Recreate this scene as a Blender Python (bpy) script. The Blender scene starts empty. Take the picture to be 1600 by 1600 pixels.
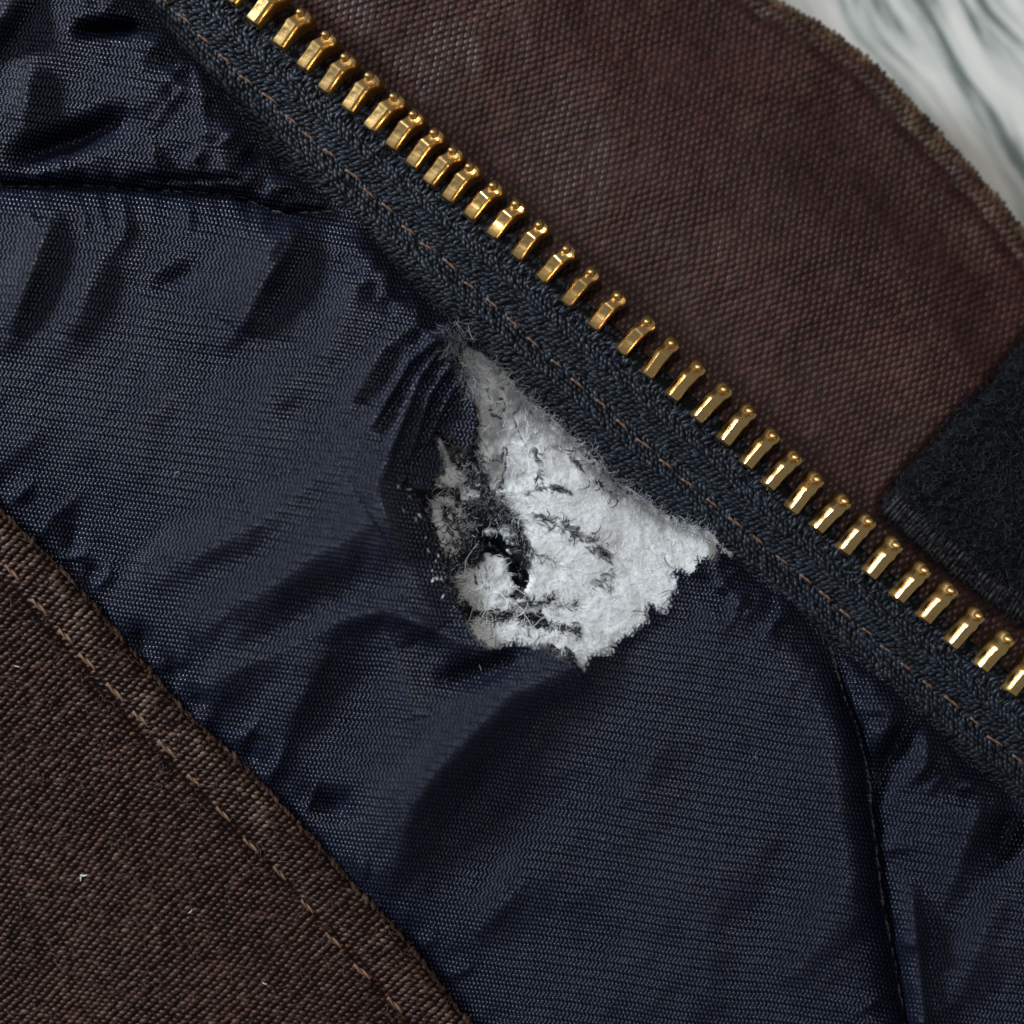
import bpy, math, random
import numpy as np

# ---------------------------------------------------------------- units
# layout is written in photo units (1 u = 0.0625 mm), y downwards, z above the lining's rest plane
S = 0.0625e-3
D = 2400.0            # camera height above the rest plane, in u
ZT = 230.0            # tabletop lies this far below the rest plane
rng = np.random.default_rng(7)
random.seed(7)

def W(p):
    """photo-unit points (...,3) -> metres, each at its own height"""
    p = np.asarray(p, float)
    k = (D - p[..., 2]) / D
    return np.stack([(p[..., 0] - 800) * S * k, (800 - p[..., 1]) * S * k, (p[..., 2] + ZT) * S], -1)

# ---------------------------------------------------------------- camera, world, lamps, exposure
scene = bpy.context.scene
col = scene.collection
cam = bpy.data.cameras.new('camera')
cam.sensor_width = 36.0
cam.lens = 36.0 * D / 1600.0
cam.clip_start = 0.005
cam.clip_end = 20.0
cam.dof.use_dof = True
cam.dof.focus_distance = (D - 45) * S
cam.dof.aperture_fstop = 6.8
camo = bpy.data.objects.new('camera', cam)
camo.location = (0, 0, (D + ZT) * S)
col.objects.link(camo)
scene.camera = camo

world = bpy.data.worlds.new('World')
scene.world = world
world.use_nodes = True
world.node_tree.nodes['Background'].inputs[0].default_value = (0.90, 0.95, 1.0, 1)
world.node_tree.nodes['Background'].inputs[1].default_value = 0.20

def area(name, loc, target, size, power, color):
    l = bpy.data.lights.new(name, 'AREA')
    l.shape = 'RECTANGLE'; l.size = size[0]; l.size_y = size[1]
    l.energy = power; l.color = color
    o = bpy.data.objects.new(name, l); col.objects.link(o)
    o.location = loc
    import mathutils
    d = mathutils.Vector(target) - mathutils.Vector(loc)
    o.rotation_euler = d.to_track_quat('-Z', 'Y').to_euler()
    return o
area('window_light', (-0.50, 0.27, 0.30), (0, 0, 0.01), (0.13, 0.11), 5.6, (0.86, 0.94, 1.0))
area('ceiling_light', (-0.07, 0.19, 0.62), (0, 0, 0.01), (0.07, 0.07), 1.5, (1.0, 0.95, 0.88))

vs = scene.view_settings
vs.view_transform = 'Standard'; vs.look = 'None'; vs.exposure = 0.0; vs.gamma = 1.0
vs.use_curve_mapping = False
scene.render.engine = 'CYCLES'

# ---------------------------------------------------------------- numeric helpers
_tab = {}
def vnoise(x, y, seed=0):
    if seed not in _tab:
        _tab[seed] = np.random.default_rng(1000 + seed).random((128, 128)) * 2 - 1
    t = _tab[seed]
    xi = np.floor(x).astype(int); yi = np.floor(y).astype(int)
    fx = x - xi; fy = y - yi
    fx = fx * fx * fx * (fx * (fx * 6 - 15) + 10); fy = fy * fy * fy * (fy * (fy * 6 - 15) + 10)
    a = t[xi % 128, yi % 128]; b = t[(xi + 1) % 128, yi % 128]
    c = t[xi % 128, (yi + 1) % 128]; d = t[(xi + 1) % 128, (yi + 1) % 128]
    return (a * (1 - fx) + b * fx) * (1 - fy) + (c * (1 - fx) + d * fx) * fy
def fbm(x, y, wl, seed=0, octv=3):
    s = 0; a = 1.0
    for k in range(octv):
        s = s + a * vnoise(x / wl + 17.3 * k, y / wl - 9.1 * k, seed + k)
        a *= 0.5; wl *= 0.5
    return s
def polydist(x, y, pts, closed=False):
    """distance, parameter 0..1 along the line, signed offset towards the lower right"""
    pts = np.asarray(pts, float)
    if closed: pts = np.vstack([pts, pts[:1]])
    seg = np.hypot(*(pts[1:] - pts[:-1]).T)
    cum = np.concatenate([[0], np.cumsum(seg)]); tot = cum[-1]
    best = np.full(x.shape, 1e9); tt = np.zeros(x.shape); ss = np.zeros(x.shape)
    for k in range(len(seg)):
        ax, ay = pts[k]; dx, dy = (pts[k + 1] - pts[k]) / max(seg[k], 1e-9)
        u = (x - ax) * dx + (y - ay) * dy
        uc = np.clip(u, 0, seg[k])
        ex = x - ax - uc * dx; ey = y - ay - uc * dy
        d = np.hypot(ex, ey)
        nx, ny = -dy, dx
        if nx * 0.85 + ny * 0.5 < 0: nx, ny = -nx, -ny
        m = d < best
        best = np.where(m, d, best)
        tt = np.where(m, (cum[k] + uc) / tot, tt)
        ss = np.where(m, ex * nx + ey * ny, ss)
    return best, tt, ss
def inside(x, y, poly):
    poly = np.asarray(poly, float)
    r = np.zeros(x.shape, bool)
    n = len(poly)
    for i in range(n):
        x0, y0 = poly[i]; x1, y1 = poly[(i + 1) % n]
        if y0 == y1: continue
        c = ((y0 > y) != (y1 > y)) & (x < (x1 - x0) * (y - y0) / (y1 - y0) + x0)
        r ^= c
    return r
def smooth(a, b, x):
    t = np.clip((x - a) / (b - a), 0, 1)
    return t * t * (3 - 2 * t)
def curve(pts, step):
    """Catmull-Rom through pts resampled at an even step: points, tangents, arc length"""
    p = np.asarray(pts, float)
    p = np.vstack([2 * p[0] - p[1], p, 2 * p[-1] - p[-2]])
    out = []
    for i in range(1, len(p) - 2):
        t = np.linspace(0, 1, 12, endpoint=False)[:, None]
        a, b, c, d = p[i - 1], p[i], p[i + 1], p[i + 2]
        out.append(0.5 * (2 * b + (c - a) * t + (2 * a - 5 * b + 4 * c - d) * t ** 2 + (3 * b - a - 3 * c + d) * t ** 3))
    out = np.vstack(out + [p[-2:-1]])
    s = np.concatenate([[0], np.cumsum(np.hypot(*(out[1:] - out[:-1]).T))])
    q = np.arange(0, s[-1], step)
    r = np.stack([np.interp(q, s, out[:, 0]), np.interp(q, s, out[:, 1])], -1)
    t = np.gradient(r, axis=0); t /= np.hypot(*t.T)[:, None]
    return r, t, q

# ---------------------------------------------------------------- object helpers
def mesh_obj(name, verts_u, faces, mat, parent, attrs=None, stuff=False, raw=False, smooth_=True):
    """faces: (M,3) or (M,4) array, or list of such arrays"""
    v = np.asarray(verts_u, float) if raw else W(verts_u)
    if not isinstance(faces, list): faces = [faces]
    me = bpy.data.meshes.new(name)
    loops = np.concatenate([f.ravel() for f in faces]).astype(np.int32)
    sizes = np.concatenate([np.full(len(f), f.shape[1]) for f in faces]).astype(np.int32)
    starts = np.concatenate([[0], np.cumsum(sizes)[:-1]]).astype(np.int32)
    me.vertices.add(len(v)); me.vertices.foreach_set('co', v.ravel().astype(np.float32))
    me.loops.add(len(loops)); me.loops.foreach_set('vertex_index', loops)
    me.polygons.add(len(sizes)); me.polygons.foreach_set('loop_start', starts)
    me.polygons.foreach_set('loop_total', sizes)
    me.update(calc_edges=True)
    me.validate()
    me.polygons.foreach_set('use_smooth', np.full(len(me.polygons), smooth_))
    for k, a in (attrs or {}).items():
        at = me.attributes.new(k, 'FLOAT', 'POINT'); at.data.foreach_set('value', np.asarray(a, np.float32).ravel())
    me.materials.append(mat)
    o = bpy.data.objects.new(name, me); col.objects.link(o)
    if parent is not None: o.parent = parent
    if stuff: o['kind'] = 'stuff'
    return o
def grid_faces(nr, nc):
    i, j = np.meshgrid(np.arange(nr - 1), np.arange(nc - 1), indexing='ij')
    a = i * nc + j
    return np.stack([a, a + nc, a + nc + 1, a + 1], -1).reshape(-1, 4)
def arch_template(na, nb, L, B, h, tip=0.35):
    """an arched yarn float: na x nb points; a along the yarn, b across"""
    a = np.linspace(-1, 1, na); b = np.linspace(-1, 1, nb)
    A, Bb = np.meshgrid(a, b, indexing='ij')
    wid = np.sqrt(np.clip(1 - (1 - tip ** 2) * A ** 2, 0, 1))
    z = h * (np.sqrt(np.clip(1 - 0.96 * Bb ** 2, 0, 1)) * (1 - A ** 2 * 0.9)) - 0.35 * h
    return np.stack([A * L, Bb * B * wid, z], -1).reshape(-1, 3), grid_faces(na, nb)
def patches(c, U, V, N, tpl, sc=None):
    t, f = tpl
    if sc is None: sc = np.ones(len(c))
    sc = np.asarray(sc)[:, None, None]
    P = c[:, None, :] + sc * (t[None, :, 0:1] * U[:, None, :] + t[None, :, 1:2] * V[:, None, :] + t[None, :, 2:3] * N[:, None, :])
    F = (f[None] + (np.arange(len(c)) * len(t))[:, None, None]).reshape(-1, f.shape[1])
    return P.reshape(-1, 3), F
def frame(h, x, y, ang, e=1.5):
    """surface frame of height function h at x,y with yarn direction ang (radians, y down)"""
    z = h(x, y)
    gx = (h(x + e, y) - h(x - e, y)) / (2 * e); gy = (h(x, y + e) - h(x, y - e)) / (2 * e)
    n = np.stack([-gx, -gy, np.ones_like(gx)], -1); n /= np.linalg.norm(n, axis=1)[:, None]
    ang = np.broadcast_to(ang, x.shape)
    u = np.stack([np.cos(ang), np.sin(ang), np.cos(ang) * gx + np.sin(ang) * gy], -1)
    u /= np.linalg.norm(u, axis=1)[:, None]
    v = np.cross(n, u)
    return np.stack([x, y, z], -1), u, v, n, gx, gy
def fibres(start, direc, length, radius, K=7, curl=0.5, lift=0.0, hfun=None, hoff=0.0, seed=1, taper=0.6):
    """curly hairs: start (N,3), direc angle (N,), returns verts, quads (3-sided tubes)"""
    r = np.random.default_rng(seed)
    n = len(start)
    a = np.array(direc, float); da = r.normal(0, curl, n)
    pts = np.zeros((n, K, 3)); pts[:, 0] = start
    st = np.asarray(length, float) / (K - 1)
    el = r.normal(0, 0.35, n) + lift
    for k in range(1, K):
        a = a + da + r.normal(0, curl * 0.4, n)
        pts[:, k, 0] = pts[:, k - 1, 0] + np.cos(a) * st
        pts[:, k, 1] = pts[:, k - 1, 1] + np.sin(a) * st
        pts[:, k, 2] = pts[:, k - 1, 2] + np.sin(el) * st
        el = el - 2 * lift / (K - 1) + r.normal(0, 0.12, n)
    if hfun is not None:
        off = pts[:, :, 2] - pts[:, :1, 2]
        hh = hfun(pts[:, :, 0].ravel(), pts[:, :, 1].ravel()).reshape(n, K)
        pts[:, :, 2] = hh + hoff + np.abs(off) * 0.8 + r.uniform(0, 3, n)[:, None]
    tan = np.gradient(pts, axis=1); tan /= np.linalg.norm(tan, axis=2)[..., None] + 1e-9
    side = np.cross(tan, np.array([0, 0, 1.0])); side /= np.linalg.norm(side, axis=2)[..., None] + 1e-9
    up = np.cross(side, tan)
    rad = np.broadcast_to(np.asarray(radius, float), (n,))[:, None] * (1 - taper * np.linspace(-1, 1, K) ** 4)[None]
    ring = []
    for q in range(3):
        th = 2 * math.pi * q / 3 + 0.5
        ring.append(pts + rad[..., None] * (math.cos(th) * side + math.sin(th) * up))
    P = np.stack(ring, 2)                                     # n,K,3,3
    base = (np.arange(n) * K * 3)[:, None, None]
    k = np.arange(K - 1)[None, :, None]; q = np.arange(3)[None, None, :]
    f = np.stack([base + k * 3 + q, base + k * 3 + (q + 1) % 3, base + (k + 1) * 3 + (q + 1) % 3, base + (k + 1) * 3 + q], -1).reshape(-1, 4)
    return P.reshape(-1, 3), f
def join(parts):
    V, F, o = [], [], 0
    for v, f in parts:
        V.append(v); F.append(f + o); o += len(v)
    return np.vstack(V), F

# ---------------------------------------------------------------- materials
def mat(name, c, rough=0.6, spec=0.5, metal=0.0, var=0.0, sheen=0.0, c2=None, attr=None, noise=None, bump=None, vary_rough=0.0, sheen_tint=None, sss=0.0):
    m = bpy.data.materials.new(name); m.use_nodes = True
    nt = m.node_tree; b = nt.nodes['Principled BSDF']; L = nt.links
    b.inputs['Base Color'].default_value = (*c, 1)
    b.inputs['Roughness'].default_value = rough
    b.inputs['Specular IOR Level'].default_value = spec
    b.inputs['Metallic'].default_value = metal
    b.inputs['Sheen Weight'].default_value = sheen
    if sheen_tint: b.inputs['Sheen Tint'].default_value = (*sheen_tint, 1)
    if sss:
        b.inputs['Subsurface Weight'].default_value = sss
        b.inputs['Subsurface Radius'].default_value = (1, 1, 1)
        b.inputs['Subsurface Scale'].default_value = 0.0006
    cur = None
    def mixrgb(fac, a, bb, blend='MIX'):
        n = nt.nodes.new('ShaderNodeMix'); n.data_type = 'RGBA'; n.blend_type = blend
        if isinstance(fac, float): n.inputs[0].default_value = fac
        else: L.new(fac, n.inputs[0])
        for s, v in ((n.inputs[6], a), (n.inputs[7], bb)):
            if isinstance(v, tuple): s.default_value = (*v[:3], 1)
            else: L.new(v, s)
        return n.outputs[2]
    tc = nt.nodes.new('ShaderNodeTexCoord')
    if noise:                                  # (scale, colour, lo, hi)
        nz = nt.nodes.new('ShaderNodeTexNoise'); nz.inputs['Scale'].default_value = noise[0]; nz.inputs['Detail'].default_value = 5
        L.new(tc.outputs['Object'], nz.inputs['Vector'])
        mr = nt.nodes.new('ShaderNodeMapRange'); mr.inputs[1].default_value = noise[2]; mr.inputs[2].default_value = noise[3]
        L.new(nz.outputs[0], mr.inputs[0])
        cur = mixrgb(mr.outputs[0], tuple(c), tuple(noise[1]))
    if attr:
        at = nt.nodes.new('ShaderNodeAttribute'); at.attribute_name = attr
        cur = mixrgb(at.outputs['Fac'], cur if cur is not None else tuple(c), tuple(c2))
    if var:
        g = nt.nodes.new('ShaderNodeNewGeometry')
        mr = nt.nodes.new('ShaderNodeMapRange'); mr.inputs[3].default_value = 1 - var; mr.inputs[4].default_value = 1 + var
        L.new(g.outputs['Random Per Island'], mr.inputs[0])
        vm = nt.nodes.new('ShaderNodeVectorMath'); vm.operation = 'SCALE'
        if cur is not None: L.new(cur, vm.inputs[0])
        else: vm.inputs[0].default_value = c
        L.new(mr.outputs[0], vm.inputs['Scale'])
        cur = vm.outputs[0]
    if vary_rough:
        nz = nt.nodes.new('ShaderNodeTexNoise'); nz.inputs['Scale'].default_value = 900; nz.inputs['Detail'].default_value = 3
        L.new(tc.outputs['Object'], nz.inputs['Vector'])
        mr = nt.nodes.new('ShaderNodeMapRange'); mr.inputs[1].default_value = 0.3; mr.inputs[2].default_value = 0.7
        mr.inputs[3].default_value = max(rough - vary_rough, 0.05); mr.inputs[4].default_value = rough + vary_rough
        L.new(nz.outputs[0], mr.inputs[0]); L.new(mr.outputs[0], b.inputs['Roughness'])
    if bump:                                   # (scale, strength, distance)
        nz = nt.nodes.new('ShaderNodeTexNoise'); nz.inputs['Scale'].default_value = bump[0]; nz.inputs['Detail'].default_value = 4
        L.new(tc.outputs['Object'], nz.inputs['Vector'])
        bp = nt.nodes.new('ShaderNodeBump'); bp.inputs['Strength'].default_value = bump[1]; bp.inputs['Distance'].default_value = bump[2]
        L.new(nz.outputs[0], bp.inputs['Height']); L.new(bp.outputs[0], b.inputs['Normal'])
    if cur is not None: L.new(cur, b.inputs['Base Color'])
    return m

M_lin_back = mat('lining backing', (0.002, 0.003, 0.009), 0.8, 0.1)
M_lin_weft = mat('navy filament weft', (0.0105, 0.0142, 0.029), 0.33, 0.42, var=0.35)
M_lin_warp = mat('navy filament warp', (0.0052, 0.0078, 0.0225), 0.40, 0.28, var=0.3)
M_tape = mat('zip tape yarn', (0.0088, 0.0122, 0.0200), 0.46, 0.24, var=0.6)
M_tape_b = mat('zip tape ground', (0.002, 0.003, 0.004), 0.8, 0.1)
M_brass = mat('brass', (0.74, 0.49, 0.20), 0.32, 0.5, metal=1.0, noise=(900, (0.46, 0.27, 0.095), 0.40, 0.66), vary_rough=0.14, bump=(2200, 0.18, 0.00008))
M_flap_b = mat('waxed cotton ground', (0.014, 0.0055, 0.0052), 0.6, 0.2)
M_flap = mat('waxed cotton yarn', (0.038, 0.0135, 0.0112), 0.40, 0.20, var=0.30, c2=(0.125, 0.078, 0.044), attr='wear', noise=(120, (0.023, 0.0085, 0.007), 0.35, 0.68))
M_face_b = mat('canvas ground', (0.009, 0.0045, 0.0035), 0.9, 0.1)
M_face = mat('canvas yarn', (0.046, 0.0195, 0.0135), 0.46, 0.24, var=0.42, c2=(0.12, 0.080, 0.056), attr='wear', noise=(160, (0.028, 0.0115, 0.008), 0.35, 0.65))
M_fuzz = mat('canvas fuzz', (0.055, 0.031, 0.023), 0.6, 0.4, var=0.5)
M_thread = mat('tan sewing thread', (0.125, 0.070, 0.043), 0.5, 0.38, var=0.4)
M_thread_d = mat('dull brown sewing thread', (0.115, 0.062, 0.040), 0.6, 0.4, var=0.3)
M_thread_n = mat('navy sewing thread', (0.045, 0.048, 0.055), 0.5, 0.5)
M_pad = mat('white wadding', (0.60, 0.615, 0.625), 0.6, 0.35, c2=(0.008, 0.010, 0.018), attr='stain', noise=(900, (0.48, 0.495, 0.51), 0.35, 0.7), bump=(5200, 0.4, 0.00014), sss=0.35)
M_fib = mat('wadding fibre', (0.72, 0.73, 0.73), 0.36, 0.55, var=0.3)
M_fib_g = mat('grey wadding fibre', (0.22, 0.24, 0.27), 0.5, 0.4, var=0.6)
M_dark = mat('frayed navy yarn', (0.0045, 0.006, 0.011), 0.22, 0.6, var=0.6)
M_cav = mat('cavity lining', (0.004, 0.005, 0.009), 0.35, 0.5, bump=(1500, 0.8, 0.0004))
M_pile = mat('black loop pile', (0.0030, 0.0042, 0.0068), 0.5, 0.26, var=0.8)
M_pile_b = mat('loop patch ground', (0.003, 0.004, 0.006), 0.9, 0.2)
M_shell = mat('shell cloth', (0.03, 0.016, 0.013), 0.8, 0.3)

# ---------------------------------------------------------------- setting: the tabletop
def table_material():
    m = bpy.data.materials.new('white washed wood print'); m.use_nodes = True
    nt = m.node_tree; L = nt.links; b = nt.nodes['Principled BSDF']
    b.inputs['Roughness'].default_value = 0.5; b.inputs['Specular IOR Level'].default_value = 0.35
    tc = nt.nodes.new('ShaderNodeTexCoord')
    wob = nt.nodes.new('ShaderNodeTexNoise'); wob.inputs['Scale'].default_value = 55; wob.inputs['Detail'].default_value = 1
    L.new(tc.outputs['Object'], wob.inputs['Vector'])
    ad = nt.nodes.new('ShaderNodeMix'); ad.data_type = 'RGBA'; ad.blend_type = 'ADD'; ad.inputs[0].default_value = 0.008
    L.new(tc.outputs['Object'], ad.inputs[6]); L.new(wob.outputs['Color'], ad.inputs[7])
    mp = nt.nodes.new('ShaderNodeMapping'); mp.inputs['Rotation'].default_value = (0, 0, math.radians(57)); mp.vector_type = 'POINT'
    L.new(ad.outputs[2], mp.inputs['Vector'])
    sc = nt.nodes.new('ShaderNodeMapping'); sc.inputs['Scale'].default_value = (46, 430, 1)
    L.new(mp.outputs[0], sc.inputs['Vector'])
    n1 = nt.nodes.new('ShaderNodeTexNoise'); n1.inputs['Scale'].default_value = 1.0; n1.inputs['Detail'].default_value = 5; n1.inputs['Roughness'].default_value = 0.6; n1.inputs['Distortion'].default_value = 0.25
    L.new(sc.outputs[0], n1.inputs['Vector'])
    r = nt.nodes.new('ShaderNodeValToRGB')
    r.color_ramp.elements[0].position = 0.41; r.color_ramp.elements[0].color = (0.11, 0.135, 0.128, 1)
    r.color_ramp.elements[1].position = 0.63; r.color_ramp.elements[1].color = (0.60, 0.59, 0.565, 1)
    e = r.color_ramp.elements.new(0.51); e.color = (0.42, 0.435, 0.415, 1)
    L.new(n1.outputs[0], r.inputs[0]); L.new(r.outputs[0], b.inputs['Base Color'])
    bp = nt.nodes.new('ShaderNodeBump'); bp.inputs['Strength'].default_value = 0.2; bp.inputs['Distance'].default_value = 0.0003
    L.new(n1.outputs[0], bp.inputs['Height']); L.new(bp.outputs[0], b.inputs['Normal'])
    return m
tv = np.array([[-0.35, -0.35, 0], [0.35, -0.35, 0], [0.35, 0.35, 0], [-0.35, 0.35, 0], [-0.35, -0.35, -0.02], [0.35, -0.35, -0.02], [0.35, 0.35, -0.02], [-0.35, 0.35, -0.02]])
tf = np.array([[0, 1, 2, 3], [7, 6, 5, 4], [0, 4, 5, 1], [1, 5, 6, 2], [2, 6, 7, 3], [3, 7, 4, 0]])
table = mesh_obj('tabletop', tv, tf, table_material(), None, raw=True, smooth_=False)
table['kind'] = 'structure'

# ---------------------------------------------------------------- the jacket
jacket = bpy.data.objects.new('jacket', None); col.objects.link(jacket)
jacket['label'] = 'brown cotton jacket opened to its torn navy quilted lining, white wadding and brass zip teeth'
jacket['category'] = 'jacket'

# guiding lines, read off the photograph
TEETH = [(366, 17), (400, 50), (439, 86), (477, 120), (510, 154), (547, 184), (582, 214), (614, 243), (645, 270), (673, 297), (702, 324), (734, 351),
         (769, 381), (808, 413), (847, 448), (884, 484), (926, 522), (970, 559), (1009, 595), (1047, 630), (1086, 662), (1127, 698), (1162, 733),
         (1195, 767), (1233, 802), (1270, 833), (1311, 867), (1353, 903), (1395, 941), (1437, 973), (1480, 1011), (1525, 1047), (1570, 1086)]
TEETH = [(366 - 36 * k, 17 - 34 * k) for k in range(7, 0, -1)] + TEETH + [(1570 + 44 * k, 1086 + 37 * k) for k in range(1, 7)]
LEDGE = [(-60, -320), (120, -120), (235, 12), (290, 75), (340, 130), (390, 192), (440, 258), (508, 305), (560, 342), (622, 420), (680, 482), (712, 505), (752, 548), (800, 594),
         (860, 656), (909, 701), (965, 757), (1040, 805), (1107, 832), (1130, 862), (1180, 897), (1240, 942), (1296, 1002), (1380, 1062), (1440, 1112),
         (1510, 1188), (1600, 1252), (1720, 1350), (1880, 1480)]
FEDGE = [(-320, 470), (-200, 594), (0, 795), (100, 893), (155, 955), (215, 1025), (290, 1110), (390, 1205), (480, 1300), (560, 1390), (620, 1452), (680, 1528),
         (735, 1600), (900, 1800), (960, 1880)]
SEAM_A = [(-260, 262), (0, 290), (124, 289), (225, 296), (356, 304), (405, 320), (442, 332), (520, 331)]
SEAM_B = [(1292, 1000), (1300, 1019), (1319, 1086), (1341, 1142), (1356, 1210), (1364, 1281), (1371, 1337), (1379, 1405), (1397, 1495), (1412, 1585), (1460, 1880)]
FLAPEDGE = [(1000, -170), (1110, -65), (1210, -2), (1290, 42), (1360, 95), (1430, 165), (1490, 230), (1550, 298), (1600, 362), (1720, 540), (1880, 790)]
PATCH = [(1378, 800), (1381, 781), (1422, 734), (1459, 691), (1503, 644), (1550, 597), (1584, 552), (1760, 330), (1880, 470), (1900, 1190), (1780, 1118),
         (1680, 1038), (1600, 975), (1553, 947), (1497, 903), (1450, 866), (1412, 831)]
led = np.array(LEDGE); fed = np.array(FEDGE)

# (crest line, height, width on the lit side, width on the lee side)
FOLDS = [
 ([(905, 1040), (800, 1082), (705, 1178), (640, 1262), (598, 1400)], 52, 85, 50),
 ([(512, 1010), (440, 1150)], 18, 40, 26), ([(618, 1015), (645, 1125)], 20, 30, 30),
 ([(700, 1064), (760, 1050), (815, 1028)], -30, 22, 17), ([(488, 1252), (542, 1270)], -26, 24, 18),
 ([(805, 1395), (742, 1462)], 12, 42, 22), ([(300, 1000), (390, 935), (500, 868), (585, 815)], 42, 80, 58),
 ([(310, 1078), (420, 1030), (520, 982), (610, 962)], 24, 34, 60), ([(395, 806), (270, 890)], 15, 55, 34),
 ([(116, 820), (110, 872)], -13, 18, 14), ([(147, 885), (140, 915)], -10, 15, 12), ([(216, 985), (226, 1016)], -14, 15, 12),
 ([(262, 1030), (274, 1052)], -12, 14, 12), ([(305, 1085), (316, 1108)], -11, 14, 11), ([(385, 1175), (397, 1192)], -9, 14, 11),
 ([(468, 352), (418, 430), (372, 515)], 40, 60, 26), ([(238, 452), (302, 424)], -10, 18, 14),
 ([(78, 342), (50, 420), (12, 520)], 34, 52, 26), ([(170, 360), (105, 525)], 16, 42, 36),
 ([(38, 246), (110, 222), (190, 190)], -42, 24, 20), ([(46, 80), (36, 190)], 16, 25, 26), ([(130, 47), (235, 40)], -34, 12, 12),
 ([(383, 254), (410, 220)], -34, 14, 13), ([(24, -10), (-26, 66)], 34, 40, 24), ([(428, 530), (420, 640), (446, 740)], 17, 60, 62), ([(560, 690), (430, 800), (280, 890)], 16, 50, 34),
 ([(702, 512), (640, 565), (585, 660)], 18, 13, 9), ([(700, 530), (655, 590), (612, 700)], 18, 11, 8), ([(712, 556), (672, 615), (640, 715)], 18, 11, 8),
 ([(672, 492), (600, 545), (540, 640)], 13, 22, 15), ([(720, 585), (690, 640), (668, 690)], 15, 9, 7), ([(660, 600), (590, 760)], 12, 20, 14),
 ([(578, 630), (588, 760), (626, 880), (690, 978)], 36, 75, 52), ([(530, 965), (600, 952), (680, 985), (740, 1010)], 18, 18, 20),
 ([(1428, 1112), (1400, 1165), (1368, 1235)], -36, 22, 18), ([(1408, 1090), (1375, 1165)], 26, 22, 14), ([(1460, 1140), (1442, 1205)], 22, 12, 10), ([(1596, 1255), (1560, 1340)], -42, 30, 26), ([(1540, 1225), (1520, 1310)], 22, 36, 18),
 ([(1424, 1395), (1432, 1480), (1446, 1640)], 34, 26, 15), ([(1510, 1330), (1470, 1420)], 12, 30, 24), ([(1560, 1400), (1500, 1560)], 14, 40, 34),
 ([(1215, 1240), (1120, 1420), (1080, 1560)], 9, 90, 70), ([(1340, 1350), (1260, 1500)], 12, 50, 40), ([(300, 560), (180, 760)], 10, 70, 55),
 ([(560, 420), (500, 560)], 13, 40, 28), ([(350, 190), (300, 260)], 10, 34, 26), ([(221, 281), (375, 279)], -9, 7, 7),
 ([(220, 120), (200, 180)], 10, 40, 30), ([(1288, 1040), (1318, 1150), (1332, 1300), (1346, 1420)], 20, 60, 24), ([(1045, 1110), (960, 1290)], 8, 70, 55),
]
# small tucks gathered by the stitching
_fr = np.random.default_rng(77)
def tucks(path, n, away, lo, hi):
    p, t, _ = curve(path, 4.0)
    for _k in range(n):
        i = _fr.integers(8, len(p) - 8); o = _fr.uniform(6, 26); L_ = _fr.uniform(lo, hi)
        nx, ny = -t[i, 1] * away, t[i, 0] * away
        a = p[i] + np.array([nx, ny]) * o
        dx, dy = nx + t[i, 0] * _fr.normal(0, 0.5), ny + t[i, 1] * _fr.normal(0, 0.5)
        b = a + np.array([dx, dy]) * L_
        m_ = (a + b) / 2 + _fr.normal(0, 5, 2)
        FOLDS.append(([tuple(a), tuple(m_), tuple(b)], _fr.uniform(5, 11), _fr.uniform(9, 20), _fr.uniform(6, 11)))
tucks(LEDGE, 26, 1, 26, 80); tucks(FEDGE, 22, -1, 24, 70); tucks(SEAM_A, 9, -1, 25, 60); tucks(SEAM_A, 9, 1, 25, 70); tucks(SEAM_B, 7, -1, 20, 50); tucks(SEAM_B, 7, 1, 20, 60)
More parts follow.
